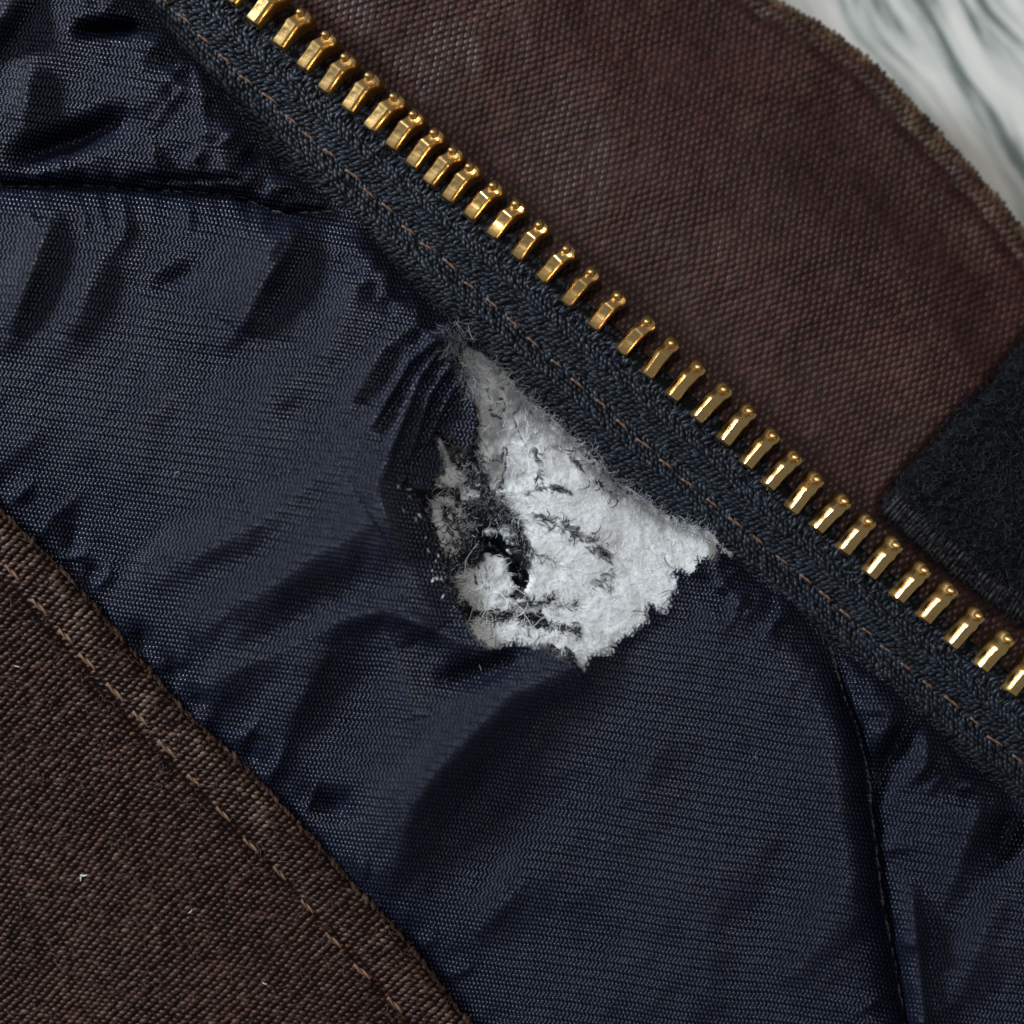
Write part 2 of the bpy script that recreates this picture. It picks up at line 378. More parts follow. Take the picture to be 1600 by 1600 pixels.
def H(x, y, wrinkle=1.0, folds=True):
    x = np.asarray(x, float); y = np.asarray(y, float)
    yt = np.interp(x, led[:, 0], led[:, 1]); yf = np.interp(x, fed[:, 0], fed[:, 1])
    dt = (y - yt) * 0.72; df = (yf - y) * 0.70
    pt = 1 - np.exp(-np.maximum(dt, 0) / (22.0 + 13 * wrinkle * vnoise(x / 24, y / 24, 201))); pf = 1 - 0.75 * np.exp(-np.maximum(df, -30) / 70.0)
    da, ta, sa = polydist(x, y, SEAM_A); db, tb, sb = polydist(x, y, SEAM_B)
    puckA = 1 + 0.30 * np.sin(ta * 780 / 7.0) * np.exp(-da / 22); puckB = 1 + 0.25 * np.sin(tb * 900 / 8.5) * np.exp(-db / 16)
    wa = np.where(sa > 0, 34.0, 15.0); wb = np.where(sb > 0, 12.0, 24.0)
    pa = 1 - np.exp(-(da / wa) * puckA); pb = 1 - np.exp(-(db / wb) * puckB)
    base = 74 * pt * pf * (0.22 + 0.78 * pa) * (0.03 + 0.97 * pb)
    f = np.zeros_like(base)
    for pts, amp, wl, wr in (FOLDS if folds else []):
        p = np.asarray(pts, float); m = 3.2 * max(wl, wr) + 10
        sel = (x > p[:, 0].min() - m) & (x < p[:, 0].max() + m) & (y > p[:, 1].min() - m) & (y < p[:, 1].max() + m)
        if not sel.any(): continue
        d, t, s = polydist(x[sel], y[sel], pts)
        w = wl + (wr - wl) * smooth(-0.75, 0.75, s / (d + 1e-6))
        wv = d / w
        prof = np.exp(-np.abs(wv) ** (1.7 if amp > 0 else 1.9))
        f[sel] += amp * (1.3 if amp > 0 else 1.55) * prof * (0.45 + 0.55 * np.sin(np.clip(t, 0, 1) * math.pi) ** 0.6)
    und = 7 * fbm(x, y, 170, 3, 2) + 2.2 * fbm(x, y, 46, 11, 2)
    al = -0.60 * x + 0.80 * y; ac = 0.80 * x + 0.60 * y
    ac = ac + 22 * vnoise(x / 130, y / 130, 203)
    n1 = vnoise(al / 190, ac / 62, 205); n2 = vnoise(al / 90 + 9, ac / 30, 207)
    calm = 1 - 0.85 * np.exp(-((x - 1120) / 210) ** 2 - ((y - 1240) / 290) ** 2) - 0.35 * np.exp(-((x - 280) / 220) ** 2 - ((y - 660) / 130) ** 2)
    near = np.exp(-np.maximum(dt, 0) / 50) + 0.8 * np.exp(-np.maximum(df, 0) / 45) + 0.6 * np.exp(-da / 40) + 0.6 * np.exp(-db / 36)
    und = und + calm * (7.5 * n1 + (1.2 + 5 * np.clip(near, 0, 1.2)) * n2) * wrinkle
    z = base + (f + und) * np.clip(pt * 1.1, 0, 1) * np.clip(0.3 + pa, 0, 1) * np.clip(0.15 + pb, 0, 1)
    z = np.where(z < 12, 12 - 8 * (1 - np.exp(-(12 - z) / 16)), z)
    return 8 + z

def HL(x, y):
    """the lining itself: its cut edge curls up a little round the tear"""
    x = np.asarray(x, float); y = np.asarray(y, float)
    h = H(x, y)
    sel = (x > 580) & (x < 1180) & (y > 470) & (y < 1100)
    if sel.any():
        d = polydist(x[sel], y[sel], T_POLY, True)[0]
        h[sel] += (5 + 5 * vnoise(x[sel] / 30, y[sel] / 30, 211)) * np.exp(-d / 13)
    return h
# ---- the tear, traced
T_POLY = [(706, 508), (722, 516), (752, 548), (800, 594), (860, 656), (909, 701), (965, 757), (1040, 805), (1107, 829), (1127, 860), (1115, 882), (1108, 872), (1092, 875), (1084, 893),
          (1074, 898), (1064, 890), (1051, 893), (1060, 912), (1057, 928), (1049, 930), (1046, 950), (1036, 961), (1026, 948), (1016, 944), (1010, 958), (1012, 971), (998, 978), (990, 990),
          (976, 994), (962, 1008), (956, 1020), (940, 1024), (926, 1022), (918, 1032), (912, 1050), (897, 1040), (879, 1028), (845, 1012), (822, 1010), (800, 1004), (782, 1012), (762, 1016),
          (745, 1000), (729, 979), (718, 960), (710, 941), (700, 912), (698, 890), (688, 866), (672, 832), (660, 802), (646, 775), (626, 752), (628, 742), (652, 762), (674, 768),
          (678, 745), (690, 725), (682, 700), (674, 676), (688, 678), (704, 684), (716, 700), (728, 706), (738, 692), (743, 652), (731, 606), (716, 566)]
def q5(pts): return [(600 + a / 6.154, 640 + b / 6.154) for a, b in pts]
def q6(pts): return [(700 + a / 6.154, 820 + b / 6.154) for a, b in pts]
WADS = [
 [(716, 520), (730, 540), (752, 552), (800, 592), (862, 652), (912, 698), (968, 754), (1042, 802), (1112, 826), (1150, 866), (1128, 890), (1096, 898), (1080, 930), (1064, 966), (1030, 990),
  (990, 1016), (960, 1040), (920, 1062), (880, 1040), (844, 1026), (800, 1020), (762, 1028), (730, 996), (722, 966), (748, 958), (775, 966), (805, 960), (830, 975), (860, 982),
  (842, 950), (818, 925), (826, 905), (824, 880), (826, 858), (816, 828), (790, 803), (764, 772), (746, 746), (743, 702), (746, 660), (738, 620), (726, 580)],
 q5([(450, 230), (540, 260), (640, 470), (690, 560), (820, 650), (760, 720), (640, 780), (500, 770), (480, 620), (540, 520), (500, 330)]),
 q5([(430, 850), (620, 830), (760, 940), (780, 1200), (740, 1310), (650, 1270), (610, 1430), (560, 1410), (440, 1200), (380, 950)]),
 q5([(1080, 1090), (1200, 1090), (1300, 1200), (1290, 1300), (1190, 1300), (1130, 1200)]),
 q5([(940, 1170), (1030, 1140), (1100, 1190), (1000, 1225)]), q5([(810, 1080), (860, 1070), (865, 1150), (820, 1170)]),
 q5([(760, 330), (830, 290), (870, 350), (840, 420), (780, 500), (700, 520), (650, 440), (720, 400)]),
 q5([(150, 640), (200, 610), (290, 690), (330, 800), (280, 720), (180, 690)]),
 q5([(960, 1400), (1010, 1370), (1020, 1440), (970, 1450)]), q5([(1160, 1350), (1210, 1350), (1220, 1390), (1180, 1400)]),
 q5([(680, 660), (760, 690), (900, 860), (940, 930), (860, 930), (760, 850)]),
 q5([(760, 700), (900, 760), (1000, 860), (1060, 960), (950, 970), (860, 900), (800, 960), (750, 900)]), q5([(640, 1300), (760, 1320), (830, 1420), (760, 1500), (660, 1480)]), q5([(700, 930), (780, 960), (790, 1060), (730, 1020)]),
 q6([(60, 440), (230, 420), (400, 300), (470, 290), (560, 330), (600, 540), (690, 590), (640, 650), (520, 690), (600, 780), (470, 830), (330, 800), (200, 780), (110, 700), (60, 560)]),
 q6([(250, 700), (520, 680), (720, 720), (900, 760), (840, 860), (700, 850), (520, 880), (330, 880), (220, 860)]),
]
HOLE = q5([(840, 1230), (960, 1210), (1100, 1230), (1180, 1370), (1330, 1480), (1400, 1600), (1390, 1720), (1250, 1700), (1200, 1480), (1040, 1380), (900, 1400), (850, 1330)])

# ---------------------------------------------------------------- outer shell under everything
x = np.linspace(-340, 1940, 60)
g = 46
xs = np.linspace(-330, 1930, 90); ys = np.linspace(-330, 1930, 90)
X, Y = np.meshgrid(xs, ys, indexing='xy')
fe = np.array(FLAPEDGE)
def flapin(x, y):
    """distance inside the flap's outer edge (positive within)"""
    d, t, s = polydist(x, y, FLAPEDGE)
    ye = np.interp(x, fe[:, 0], fe[:, 1], left=-1e5, right=1e5)
    return np.where(y > ye, d, -d)
fi = flapin(X.ravel(), Y.ravel()).reshape(X.shape)
keep = fi > 30
Z = np.where(keep, -48 - 6 * fbm(X, Y, 300, 21, 2), -150)
Z = np.minimum(Z, -48 - 120 * (1 - smooth(20, 140, fi)))
idx = -np.ones(X.shape, int)
F = grid_faces(90, 90)
kf = (fi.ravel()[F] > 18).all(1)
sv = np.stack([X, Y, Z], -1).reshape(-1, 3)
sb_ = sv.copy(); sb_[:, 2] = -ZT + 1
F = F[kf]
edges = np.concatenate([F[:, [0, 1]], F[:, [1, 2]], F[:, [2, 3]], F[:, [3, 0]]])
key = np.sort(edges, 1); uq, inv, cnt = np.unique(key, axis=0, return_inverse=True, return_counts=True)
be = edges[cnt[inv.ravel()] == 1]
n = len(sv)
wall = np.stack([be[:, 1], be[:, 0], be[:, 0] + n, be[:, 1] + n], -1)
mesh_obj('outer_shell', np.vstack([sv, sb_]), [F, F[:, ::-1] + n, wall], M_shell, jacket)

# ---------------------------------------------------------------- storm flap
tc_, tt_, tq_ = curve(TEETH, 6.0)
def teethdist(x, y):
    """offset from the line of tooth roots: positive to the upper right"""
    tn = tc_[::4]
    yy = np.interp(x, tn[:, 0], tn[:, 1])
    return (yy - y) * 0.74
def G(x, y):
    d = flapin(x, y); w = teethdist(x, y)
    z = -10 - 12 * smooth(0, 120, w) + 16 * np.exp(-((w - 260) / 170) ** 2) - 30 * (1 - smooth(0, 260, d))
    r = 13.0
    dd = np.clip(d, 0, r)
    z = z - (r - np.sqrt(np.maximum(r * r - (r - dd) ** 2, 0)))
    z = z + 5 * fbm(x, y, 210, 31, 2) + 3.0 * vnoise((x + y) / 190, (x - y) / 85, 37) + 1.3 * fbm(x, y, 40, 35, 2)
    z = z - 5 * np.exp(-((d - 34) / 7) ** 2) + 3.0 * np.exp(-((d - 14) / 9) ** 2) * vnoise(x / 26, y / 26, 41)
    pd, pt_, ps = polydist(x, y, PATCH, True)
    pin = inside(x, y, PATCH)
    z = z - np.where(pin, 6.0, 0) - 9 * np.exp(-(pd / 9) ** 2)
    return z
# ground sheet swept inwards from the outer edge, with its turned edge
ec, et, eq = curve(FLAPEDGE, 16.0)
nrm = np.array([-0.74, 0.67])
wprof = np.concatenate([[26, 12, 4, 0.8], [0, 0.3, 1.2, 3, 6, 10, 14, 20, 28, 36, 46], np.arange(58, 1500, 14.0)])
zoff = np.concatenate([[-26, -26, -24, -19], [-14, -8, -5, -1.5], np.full(len(wprof) - 8, -1.5)])
gx = ec[:, None, 0] + wprof[None] * nrm[0]; gy = ec[:, None, 1] + wprof[None] * nrm[1]
gz = G(gx.ravel(), gy.ravel()).reshape(gx.shape)
gz[:, :4] = gz[:, 4:5]
gz = gz + zoff[None]
F = grid_faces(*gx.shape)
wq = teethdist(gx.ravel(), gy.ravel())
F = F[(wq[F] > -190).all(1)]
flap = mesh_obj('storm_flap', np.stack([gx, gy, gz], -1).reshape(-1, 3), F[:, ::-1], M_flap_b, jacket)
flap['label'] = 'maroon brown waxed cotton flap with a worn pale outer edge'
# its yarns
ang = math.radians(41)                      # along the zip, y down
eu = np.array([math.cos(ang), math.sin(ang)]); ev = np.array([math.sin(ang), -math.cos(ang)])
pu, pv = 11.6, 9.6
I, J = np.meshgrid(np.arange(-190, 200), np.arange(-200, 200), indexing='ij')
I = I.ravel(); J = J.ravel()
cx = 1100 + eu[0] * pu * (I + 0.5 * (J & 1)) + ev[0] * pv * J
cy = 300 + eu[1] * pu * (I + 0.5 * (J & 1)) + ev[1] * pv * J
ddx = 6 * fbm(cx, cy, 260, 51, 2); ddy = 6 * fbm(cx, cy, 260, 55, 2)
cx = cx + ddx + rng.normal(0, 0.5, len(cx)); cy = cy + ddy + rng.normal(0, 0.5, len(cy))
m = (cx > -260) & (cx < 1860) & (cy > -260) & (cy < 1860)
cx, cy = cx[m], cy[m]
w = teethdist(cx, cy); d = flapin(cx, cy)
m = (w > -70) & (d > 1.0) & ~(inside(cx, cy, PATCH) & (polydist(cx, cy, PATCH, True)[0] > 14))
cx, cy, d = cx[m], cy[m], d[m]
c, u, v, nn, gx_, gy_ = frame(G, cx, cy, math.radians(-47) + rng.normal(0, 0.10, len(cx)))
tpl = arch_template(4, 4, 6.5, 4.5, 1.9, 0.5)
sc = rng.uniform(0.86, 1.10, len(c))
c[:, 2] += rng.normal(0, 0.35, len(c)) - 0.9 * smooth(-0.1, 0.7, fbm(cx, cy, 120, 67, 2))
wear = np.clip(np.exp(-(d / 8.0) ** 2) * (0.55 + 0.7 * vnoise(cx / 30, cy / 30, 61)) + 0.30 * np.exp(-((d - 20) / 15) ** 2) * (0.5 + vnoise(cx / 22, cy / 22, 62)), 0, 0.9)
wear = np.maximum(wear, 0.07 * smooth(0.15, 0.9, fbm(cx, cy, 95, 261, 3)) * rng.uniform(0.3, 1.6, len(cx)))
P, Fq = patches(c, u, v, nn, tpl, sc)
parts = [(P, Fq)]; wearv = [np.repeat(wear, len(tpl[0]))]
# ribs wrapping over the turned edge
er, et2, _ = curve(FLAPEDGE, 9.2)
nr = np.stack([-et2[:, 1], et2[:, 0]], -1)
er3 = np.concatenate([er + nr * 3.0, np.zeros((len(er), 0))], 1)
zc = G(er[:, 0] + nr[:, 0] * 4.0, er[:, 1] + nr[:, 1] * 4.0)
c = np.stack([er3[:, 0], er3[:, 1], zc - 3], -1) + rng.normal(0, 0.9, (len(er), 3))
Ue = np.stack([nr[:, 0] * 0.75, nr[:, 1] * 0.75, np.full(len(er), 0.66)], -1); Ve = np.stack([et2[:, 0], et2[:, 1], np.zeros(len(er))], -1)
Ne = np.cross(Ue, Ve); Ne *= np.sign(Ne[:, 2:3])
tpl2 = arch_template(5, 4, 10, 4.2, 4.0, 0.6)
P, Fq = patches(c, Ue, Ve, Ne, tpl2, rng.uniform(0.75, 1.2, len(c)))
parts.append((P, Fq)); wearv.append(np.repeat(np.clip(0.34 + 0.7 * vnoise(er[:, 0] / 26, er[:, 1] / 26, 66) + rng.normal(0, 0.12, len(er)), 0.05, 1), len(tpl2[0])))
V_, F_ = join(parts)
mesh_obj('flap_weave', V_, F_, M_flap, flap, {'wear': np.concatenate(wearv)}, stuff=True)
print('flap', len(V_))

# ---------------------------------------------------------------- loop pile patch on the flap
pp = np.array(PATCH)
gx, gy = np.meshgrid(np.arange(1360, 1910, 9.0), np.arange(320, 1200, 9.0), indexing='ij')
pin = inside(gx.ravel(), gy.ravel(), PATCH)
pd = polydist(gx.ravel(), gy.ravel(), PATCH, True)[0] * np.where(pin, 1, -1)
def GP(x, y):
    pin = inside(x, y, PATCH); pd = polydist(x, y, PATCH, True)[0] * np.where(pin, 1, -1)
    return G(x, y) + 2 + 9 * smooth(-2, 18, pd) + 2.0 * fbm(x, y, 34, 71, 2)
gz = GP(gx.ravel(), gy.ravel())
F = grid_faces(*gx.shape); F = F[(pd[F] > -7).all(1)]
loop_patch = mesh_obj('loop_patch', np.stack([gx.ravel(), gy.ravel(), gz], -1), F, M_pile_b, jacket)
loop_patch['label'] = 'black fuzzy hook and loop patch sewn on the flap'
n = 27000
px = rng.uniform(1370, 1890, n); py = rng.uniform(340, 1180, n)
pin = inside(px, py, PATCH); pd = polydist(px, py, PATCH, True)[0]
m = pin | (pd < 9 * rng.random(len(pd)) ** 2)
px, py, pd = px[m], py[m], pd[m]
st = np.stack([px, py, GP(px, py) - 2], -1)
a = rng.uniform(0, 2 * math.pi, len(px))
v1, f1 = fibres(st, a, rng.uniform(12, 30, len(px)), rng.uniform(0.45, 1.0, len(px)), K=6, curl=0.5, lift=0.7, seed=3)
mesh_obj('pile', v1, f1, M_pile, loop_patch, stuff=True)
# ribbed selvedge along its lower edge
low = [(1378, 800), (1412, 831), (1450, 866), (1497, 903), (1553, 947), (1600, 975), (1680, 1038), (1780, 1118), (1880, 1180)]
lc, lt, lq = curve(low, 7.0)
ln = np.stack([lt[:, 1], -lt[:, 0]], -1)
c = np.concatenate([np.stack([lc[:, 0] + ln[:, 0] * k, lc[:, 1] + ln[:, 1] * k, GP(lc[:, 0] + ln[:, 0] * (k + 4), lc[:, 1] + ln[:, 1] * (k + 4)) + (2 if k > 14 else -1)], -1) for k in (11, 27)])
Ue = np.tile(np.stack([ln[:, 0], ln[:, 1], np.full(len(lc), 0.25)], -1), (2, 1)); Ve = np.tile(np.stack([lt[:, 0], lt[:, 1], np.zeros(len(lc))], -1), (2, 1))
Ne = np.cross(Ue, Ve); Ne *= np.sign(Ne[:, 2:3])
P, Fq = patches(c + rng.normal(0, 0.8, c.shape), Ue, Ve, Ne, arch_template(5, 4, 11, 3.1, 3.2, 0.5), rng.uniform(0.8, 1.15, len(c)))
M_rib = mat('loop patch selvedge', (0.009, 0.008, 0.009), 0.55, 0.3, var=0.5)
mesh_obj('selvedge', P, Fq, M_rib, loop_patch, stuff=True)

# ---------------------------------------------------------------- zip tape
def tape_pt(s, w):
    """point on the tape: s along it, w to the upper right of the tooth roots"""
    px = np.interp(s, tq_, tc_[:, 0]); py = np.interp(s, tq_, tc_[:, 1])
    tx = np.interp(s, tq_, tsm[:, 0]); ty = np.interp(s, tq_, tsm[:, 1])
    return px + w * ty, py - w * tx, tx, ty
k = np.ones(41) / 41
tsm = np.stack([np.convolve(np.pad(tt_[:, i], 20, mode='edge'), k, 'valid') for i in (0, 1)], -1)
tcs = np.stack([np.convolve(np.pad(tc_[:, i], 6, mode='reflect', reflect_type='odd'), np.ones(13) / 13, 'valid') for i in (0, 1)], -1)
tc_ = tcs
def tape_z(s, w):
    z = 10 + 5 * smooth(-140, -20, w) + 2.5 * np.sin(w / 23.0) * smooth(-150, -60, w) - 14 * smooth(-125, -185, w)
    z = z - 3.5 * np.exp(-((w + 78) / 9) ** 2)
    return z + 3 * vnoise(s / 120, w / 60, 81) + 1.2 * vnoise(s / 30, w / 22, 83)
smax = tq_[-1]
sv_, wv_ = np.meshgrid(np.arange(0, smax, 8.0), np.concatenate([np.arange(-176, 6, 6.0), [8, 10]]), indexing='ij')
tx_, ty_, a_, b_ = tape_pt(sv_, wv_)
zt = tape_z(sv_, wv_) - 2.0
zt[:, -1] -= 14
tape = mesh_obj('zip_tape', np.stack([tx_, ty_, zt], -1).reshape(-1, 3), grid_faces(*sv_.shape), M_tape_b, jacket)
tape['label'] = 'dark navy herringbone zip tape carrying brass teeth'
# yarns of the herringbone
ss = np.arange(0, smax, 8.4); ww = np.arange(-166, 6, 6.6)
Sx, Wx = np.meshgrid(ss, ww, indexing='ij')
Sx = Sx + (np.arange(len(ww)) * 2.8 % 8.4)[None]
Sx = (Sx + rng.normal(0, 0.7, Sx.shape)).ravel(); Wx = (Wx + rng.normal(0, 0.5, Wx.shape) + 2.2 * vnoise(Sx.reshape(Wx.shape) / 90, Wx / 90, 87)).ravel()
band = np.floor((Wx + 200) / 34.0).astype(int)
X0, Y0, TX, TY = tape_pt(Sx, Wx)
Z0 = tape_z(Sx, Wx)
sg = np.where(band % 2 == 0, 1.0, -1.0)
th = sg * (0.62 + rng.normal(0, 0.24, len(sg)))
du = np.stack([TX * np.cos(th) + TY * np.sin(th), TY * np.cos(th) - TX * np.sin(th), np.zeros(len(th))], -1)
up = np.tile([0, 0, 1.0], (len(th), 1))
e = 3.0
gS = (tape_z(Sx, Wx + e) - tape_z(Sx, Wx - e)) / (2 * e)
up = np.stack([-gS * TY, gS * TX, np.ones(len(th))], -1); up /= np.linalg.norm(up, axis=1)[:, None]
dv = np.cross(up, du)
tplT = arch_template(5, 4, 6.0, 3.2, 2.5, 0.4)
P1 = patches(np.stack([X0 + rng.normal(0, .9, len(Z0)), Y0 + rng.normal(0, .9, len(Z0)), Z0 + rng.normal(0, 1.1, len(Z0))], -1), du, dv, up, tplT, rng.uniform(0.62, 1.15, len(Z0)))
# loops of tape edge standing between the teeth, and the cord they are clamped on
ss = np.arange(0, smax, 6.4)
rows = []
for w0, ln_, wd, hh, zz in ((-5, 9, 4.0, 6, 2), (9, 9, 4.6, 8, 2), (22, 9, 4.6, 8, 0)):
    s_ = ss + rng.normal(0, 1.6, len(ss)) + w0
    w_ = w0 + rng.normal(0, 2.0, len(ss))
    x_, y_, tx0, ty0 = tape_pt(s_, w_)
    dd = np.stack([ty0, -tx0, rng.normal(0.15, 0.3, len(ss))], -1); dd += np.stack([tx0, ty0, 0 * tx0], -1) * rng.normal(0.1, 0.45, len(ss))[:, None]
    dd /= np.linalg.norm(dd, axis=1)[:, None]
    upv = np.tile([0, 0, 1.0], (len(ss), 1)); upv = upv - dd * (dd * upv).sum(1)[:, None]; upv /= np.linalg.norm(upv, axis=1)[:, None]
    rows.append(patches(np.stack([x_, y_, tape_z(s_, np.zeros_like(s_)) + zz + rng.normal(0, 1.8, len(ss))], -1), dd, np.cross(upv, dd), upv, arch_template(5, 4, ln_, wd, hh, 0.4), rng.uniform(0.7, 1.15, len(ss))))
V_, F_ = join([P1] + rows)
mesh_obj('tape_weave', V_, F_, M_tape, tape, stuff=True)
cs = np.arange(0, smax, 7.0); ths = np.linspace(0, 2 * math.pi, 10, endpoint=False)
Cs, Th = np.meshgrid(cs, ths, indexing='ij')
x_, y_, _, _ = tape_pt(Cs, 16 + 15 * np.cos(Th))
zc = 5 + 13 * np.sin(Th) + 1.0 * np.sin(Cs / 2.0 + Th)
i, j = np.meshgrid(np.arange(len(cs) - 1), np.arange(10), indexing='ij')
Fc = np.stack([i * 10 + j, (i + 1) * 10 + j, (i + 1) * 10 + (j + 1) % 10, i * 10 + (j + 1) % 10], -1).reshape(-1, 4)
mesh_obj('cord', np.stack([x_, y_, zc], -1).reshape(-1, 3), Fc, M_tape_b, tape)

# ---- teeth: one mesh in three variants, copied along the tape
def tooth_mesh(var):
    r = random.Random(var)
    # stations along the tooth: x, half width, bottom, top, sideways shift
    st = [(-1, 9.0, 3, 21, 0), (0.5, 9.8, 0, 24, 0), (3, 10.2, -2, 25.5, 0), (20, 10.3, -2, 26, 0), (34, 10.4, -2, 27, 0), (38, 10.8, -4, 29, 0), (42, 10.9, -6, 29.5, -0.6), (47, 10.4, -8, 27, -1.5),
          (52, 10.4, -9, 24, -2.8), (57, 11.4, -10, 23, -4.6), (64, 12.0, -10, 23, -4.6), (69, 10.4, -9, 19, -3.6), (72, 7.0, -6, 13, -2.5)]
    prof = [(-1, 0.0), (-1, 0.62), (-0.86, 0.88), (-0.6, 1.0), (0.6, 1.0), (0.86, 0.88), (1, 0.62), (1, 0.0), (0.7, -0.0), (-0.7, -0.0)]
    vs_, fs = [], []
    for (x0, hw, zb, zt_, sh) in st:
        for (py_, pz) in prof:
            vs_.append((x0 + r.uniform(-.3, .3), py_ * hw + sh + r.uniform(-.25, .25), zb + (zt_ - zb) * pz + r.uniform(-.3, .3)))
    n_ = len(prof)
    for a in range(len(st) - 1):
        for b in range(n_):
            fs.append((a * n_ + b, a * n_ + (b + 1) % n_, (a + 1) * n_ + (b + 1) % n_, (a + 1) * n_ + b))
    fs.append(tuple(range(n_))[::-1]); fs.append(tuple((len(st) - 1) * n_ + b for b in range(n_)))
    # the coupling knob on the head
    o = len(vs_); R_ = 7.4; nu, nv = 10, 5
    for a in range(nv):
        ph = a / nv * math.pi / 2
        for b in range(nu):
            t = 2 * math.pi * b / nu
            vs_.append((61 + R_ * 1.1 * math.cos(ph) * math.cos(t), -0.8 + R_ * 0.95 * math.cos(ph) * math.sin(t), 19 + 13 * math.sin(ph)))
    vs_.append((61, -0.8, 32))
    for a in range(nv - 1):
        for b in range(nu):
            fs.append((o + a * nu + b, o + a * nu + (b + 1) % nu, o + (a + 1) * nu + (b + 1) % nu, o + (a + 1) * nu + b))
    for b in range(nu): fs.append((o + (nv - 1) * nu + b, o + (nv - 1) * nu + (b + 1) % nu, o + nv * nu))
    me = bpy.data.meshes.new('tooth')
    me.from_pydata([(a * S, b * S, c_ * S) for a, b, c_ in vs_], [], fs)
    me.materials.append(M_brass)
    for p in me.polygons: p.use_smooth = True
    me.set_sharp_from_angle(angle=math.radians(38))
    me.update()
    return me
tmesh = [tooth_mesh(k) for k in range(3)]
for k, (bx_, by_) in enumerate(TEETH):
    q = k / (len(TEETH) - 1)
    o = bpy.data.objects.new('tooth', tmesh[k % 3]); col.objects.link(o); o.parent = tape
    ya = math.radians(51.5 + 2.2 * math.sin(k * 2.3) + random.uniform(-1.5, 1.5))
    bx2 = bx_ - 2 * math.cos(ya); by2 = by_ - 8 + random.uniform(-1, 1)
    z0 = 13 + random.uniform(-1.0, 1.0)
    o.location = W(np.array([bx2, by2, z0]))
    roll = math.radians(-9 + 26 * smooth(0.3, 0.75, np.array(q)).item() + random.uniform(-3, 3))
    pitch = math.radians(-3 + random.uniform(-3, 3))
    o.scale = (1.0, 1.19 - 0.06 * smooth(0.3, 0.6, np.array(q)).item() + random.uniform(-0.04, 0.04), 1.0)
    o.rotation_euler = (roll, pitch, ya)

# ---- a stitch mesh: a short twisted thread dipping in at both ends
def stitch_mesh(name, L_, r_, m_, bow=3.0):
    vs_, fs = [], []
    K = 9
    for strand in range(2):
        o = len(vs_)
        for a in range(K):
            t = a / (K - 1); x0 = (t - 0.5) * L_
            ph = t * 5.5 + strand * math.pi
            yy = math.cos(ph) * r_ * 0.55; zz = math.sin(ph) * r_ * 0.45 + bow * (1 - (2 * t - 1) ** 4) - 1.6
            rr = r_ * 0.72
            for b in range(5):
                th = 2 * math.pi * b / 5
                vs_.append((x0 * S, (yy + rr * math.cos(th)) * S, (zz + rr * math.sin(th)) * S))
        for a in range(K - 1):
            for b in range(5):
                fs.append((o + a * 5 + b, o + a * 5 + (b + 1) % 5, o + (a + 1) * 5 + (b + 1) % 5, o + (a + 1) * 5 + b))
    me = bpy.data.meshes.new(name); me.from_pydata(vs_, [], fs); me.materials.append(m_)
    for p in me.polygons: p.use_smooth = True
    me.update(); return me
def put(me, name, x_, y_, z_, ang_, parent, pitch=0.0, s=1.0):
    o = bpy.data.objects.new(name, me); col.objects.link(o); o.parent = parent
    o.location = W(np.array([x_, y_, z_])); o.rotation_euler = (0, pitch, -ang_); o.scale = (s, 1, 1)
    return o
TST = [(352, 92), (385, 124), (419, 154), (454, 186), (484, 212), (514, 240), (550, 274), (578, 300), (605, 325), (637, 359), (667, 384), (703, 414), (734, 445), (769, 473), (800, 503),
       (834, 536), (869, 567), (902, 597), (940, 631), (972, 662), (1006, 694), (1040, 724), (1076, 754), (1112, 785), (1148, 816), (1184, 844), (1222, 875), (1259, 906), (1289, 931),
       (1322, 959), (1355, 987), (1384, 1014), (1416, 1041), (1450, 1070), (1486, 1098), (1522, 1128), (1556, 1158), (1590, 1186)]
TST = [(352 - 33 * k, 92 - 31 * k) for k in range(6, 0, -1)] + TST + [(1590 + 36 * k, 1186 + 30 * k) for k in range(1, 7)]
sm1 = [stitch_mesh('stitch', 27, 1.9, M_thread_d, 3.2), stitch_mesh('stitch', 23, 1.6, M_thread_d, 2.6)]
for k, (a, b) in enumerate(TST):
    i = min(k, len(TST) - 2); an = math.atan2(TST[i + 1][1] - TST[i][1], TST[i + 1][0] - TST[i][0])
    put(random.choice(sm1), 'stitch', a + random.uniform(-1.5, 1.5), b + random.uniform(-1.5, 1.5), 16.0 + random.uniform(-1.5, 0.5), an + random.uniform(-0.14, 0.02), tape, s=random.uniform(0.8, 1.1))

# ---------------------------------------------------------------- lining: backing sheet and its weave
def in_lining(x, y, pad_t=0.0, pad_f=90.0):
    yt = np.interp(x, led[:, 0], led[:, 1]) + 2.5 * vnoise(x / 17, y * 0, 91)
    yf = np.interp(x, fed[:, 0], fed[:, 1])
    return (y > yt - pad_t) & (y < yf + pad_f)
gx, gy = np.meshgrid(np.arange(-270, 1872, 5.0), np.arange(-270, 1872, 5.0), indexing='ij')
gxf, gyf = gx.ravel(), gy.ravel()
ok = in_lining(gxf, gyf, 2.0, 100.0)
tin = inside(gxf, gyf, T_POLY); td = polydist(gxf, gyf, T_POLY, True)[0]
ok &= ~(tin & (td > 1.0))
F = grid_faces(*gx.shape); F = F[ok[F].all(1)]
used = np.unique(F); remap = -np.ones(len(gxf), int); remap[used] = np.arange(len(used))
z = HL(gxf[used], gyf[used]) - 2.2
lining = mesh_obj('lining', np.stack([gxf[used], gyf[used], z], -1), remap[F], M_lin_back, jacket)
lining['label'] = 'navy quilted lining, wrinkled and torn open beside the zip'
ang = math.radians(8.0)
eu = np.array([math.cos(ang), math.sin(ang)]); ev = np.array([-math.sin(ang), math.cos(ang)])
PU, PV = 6.25, 7.0
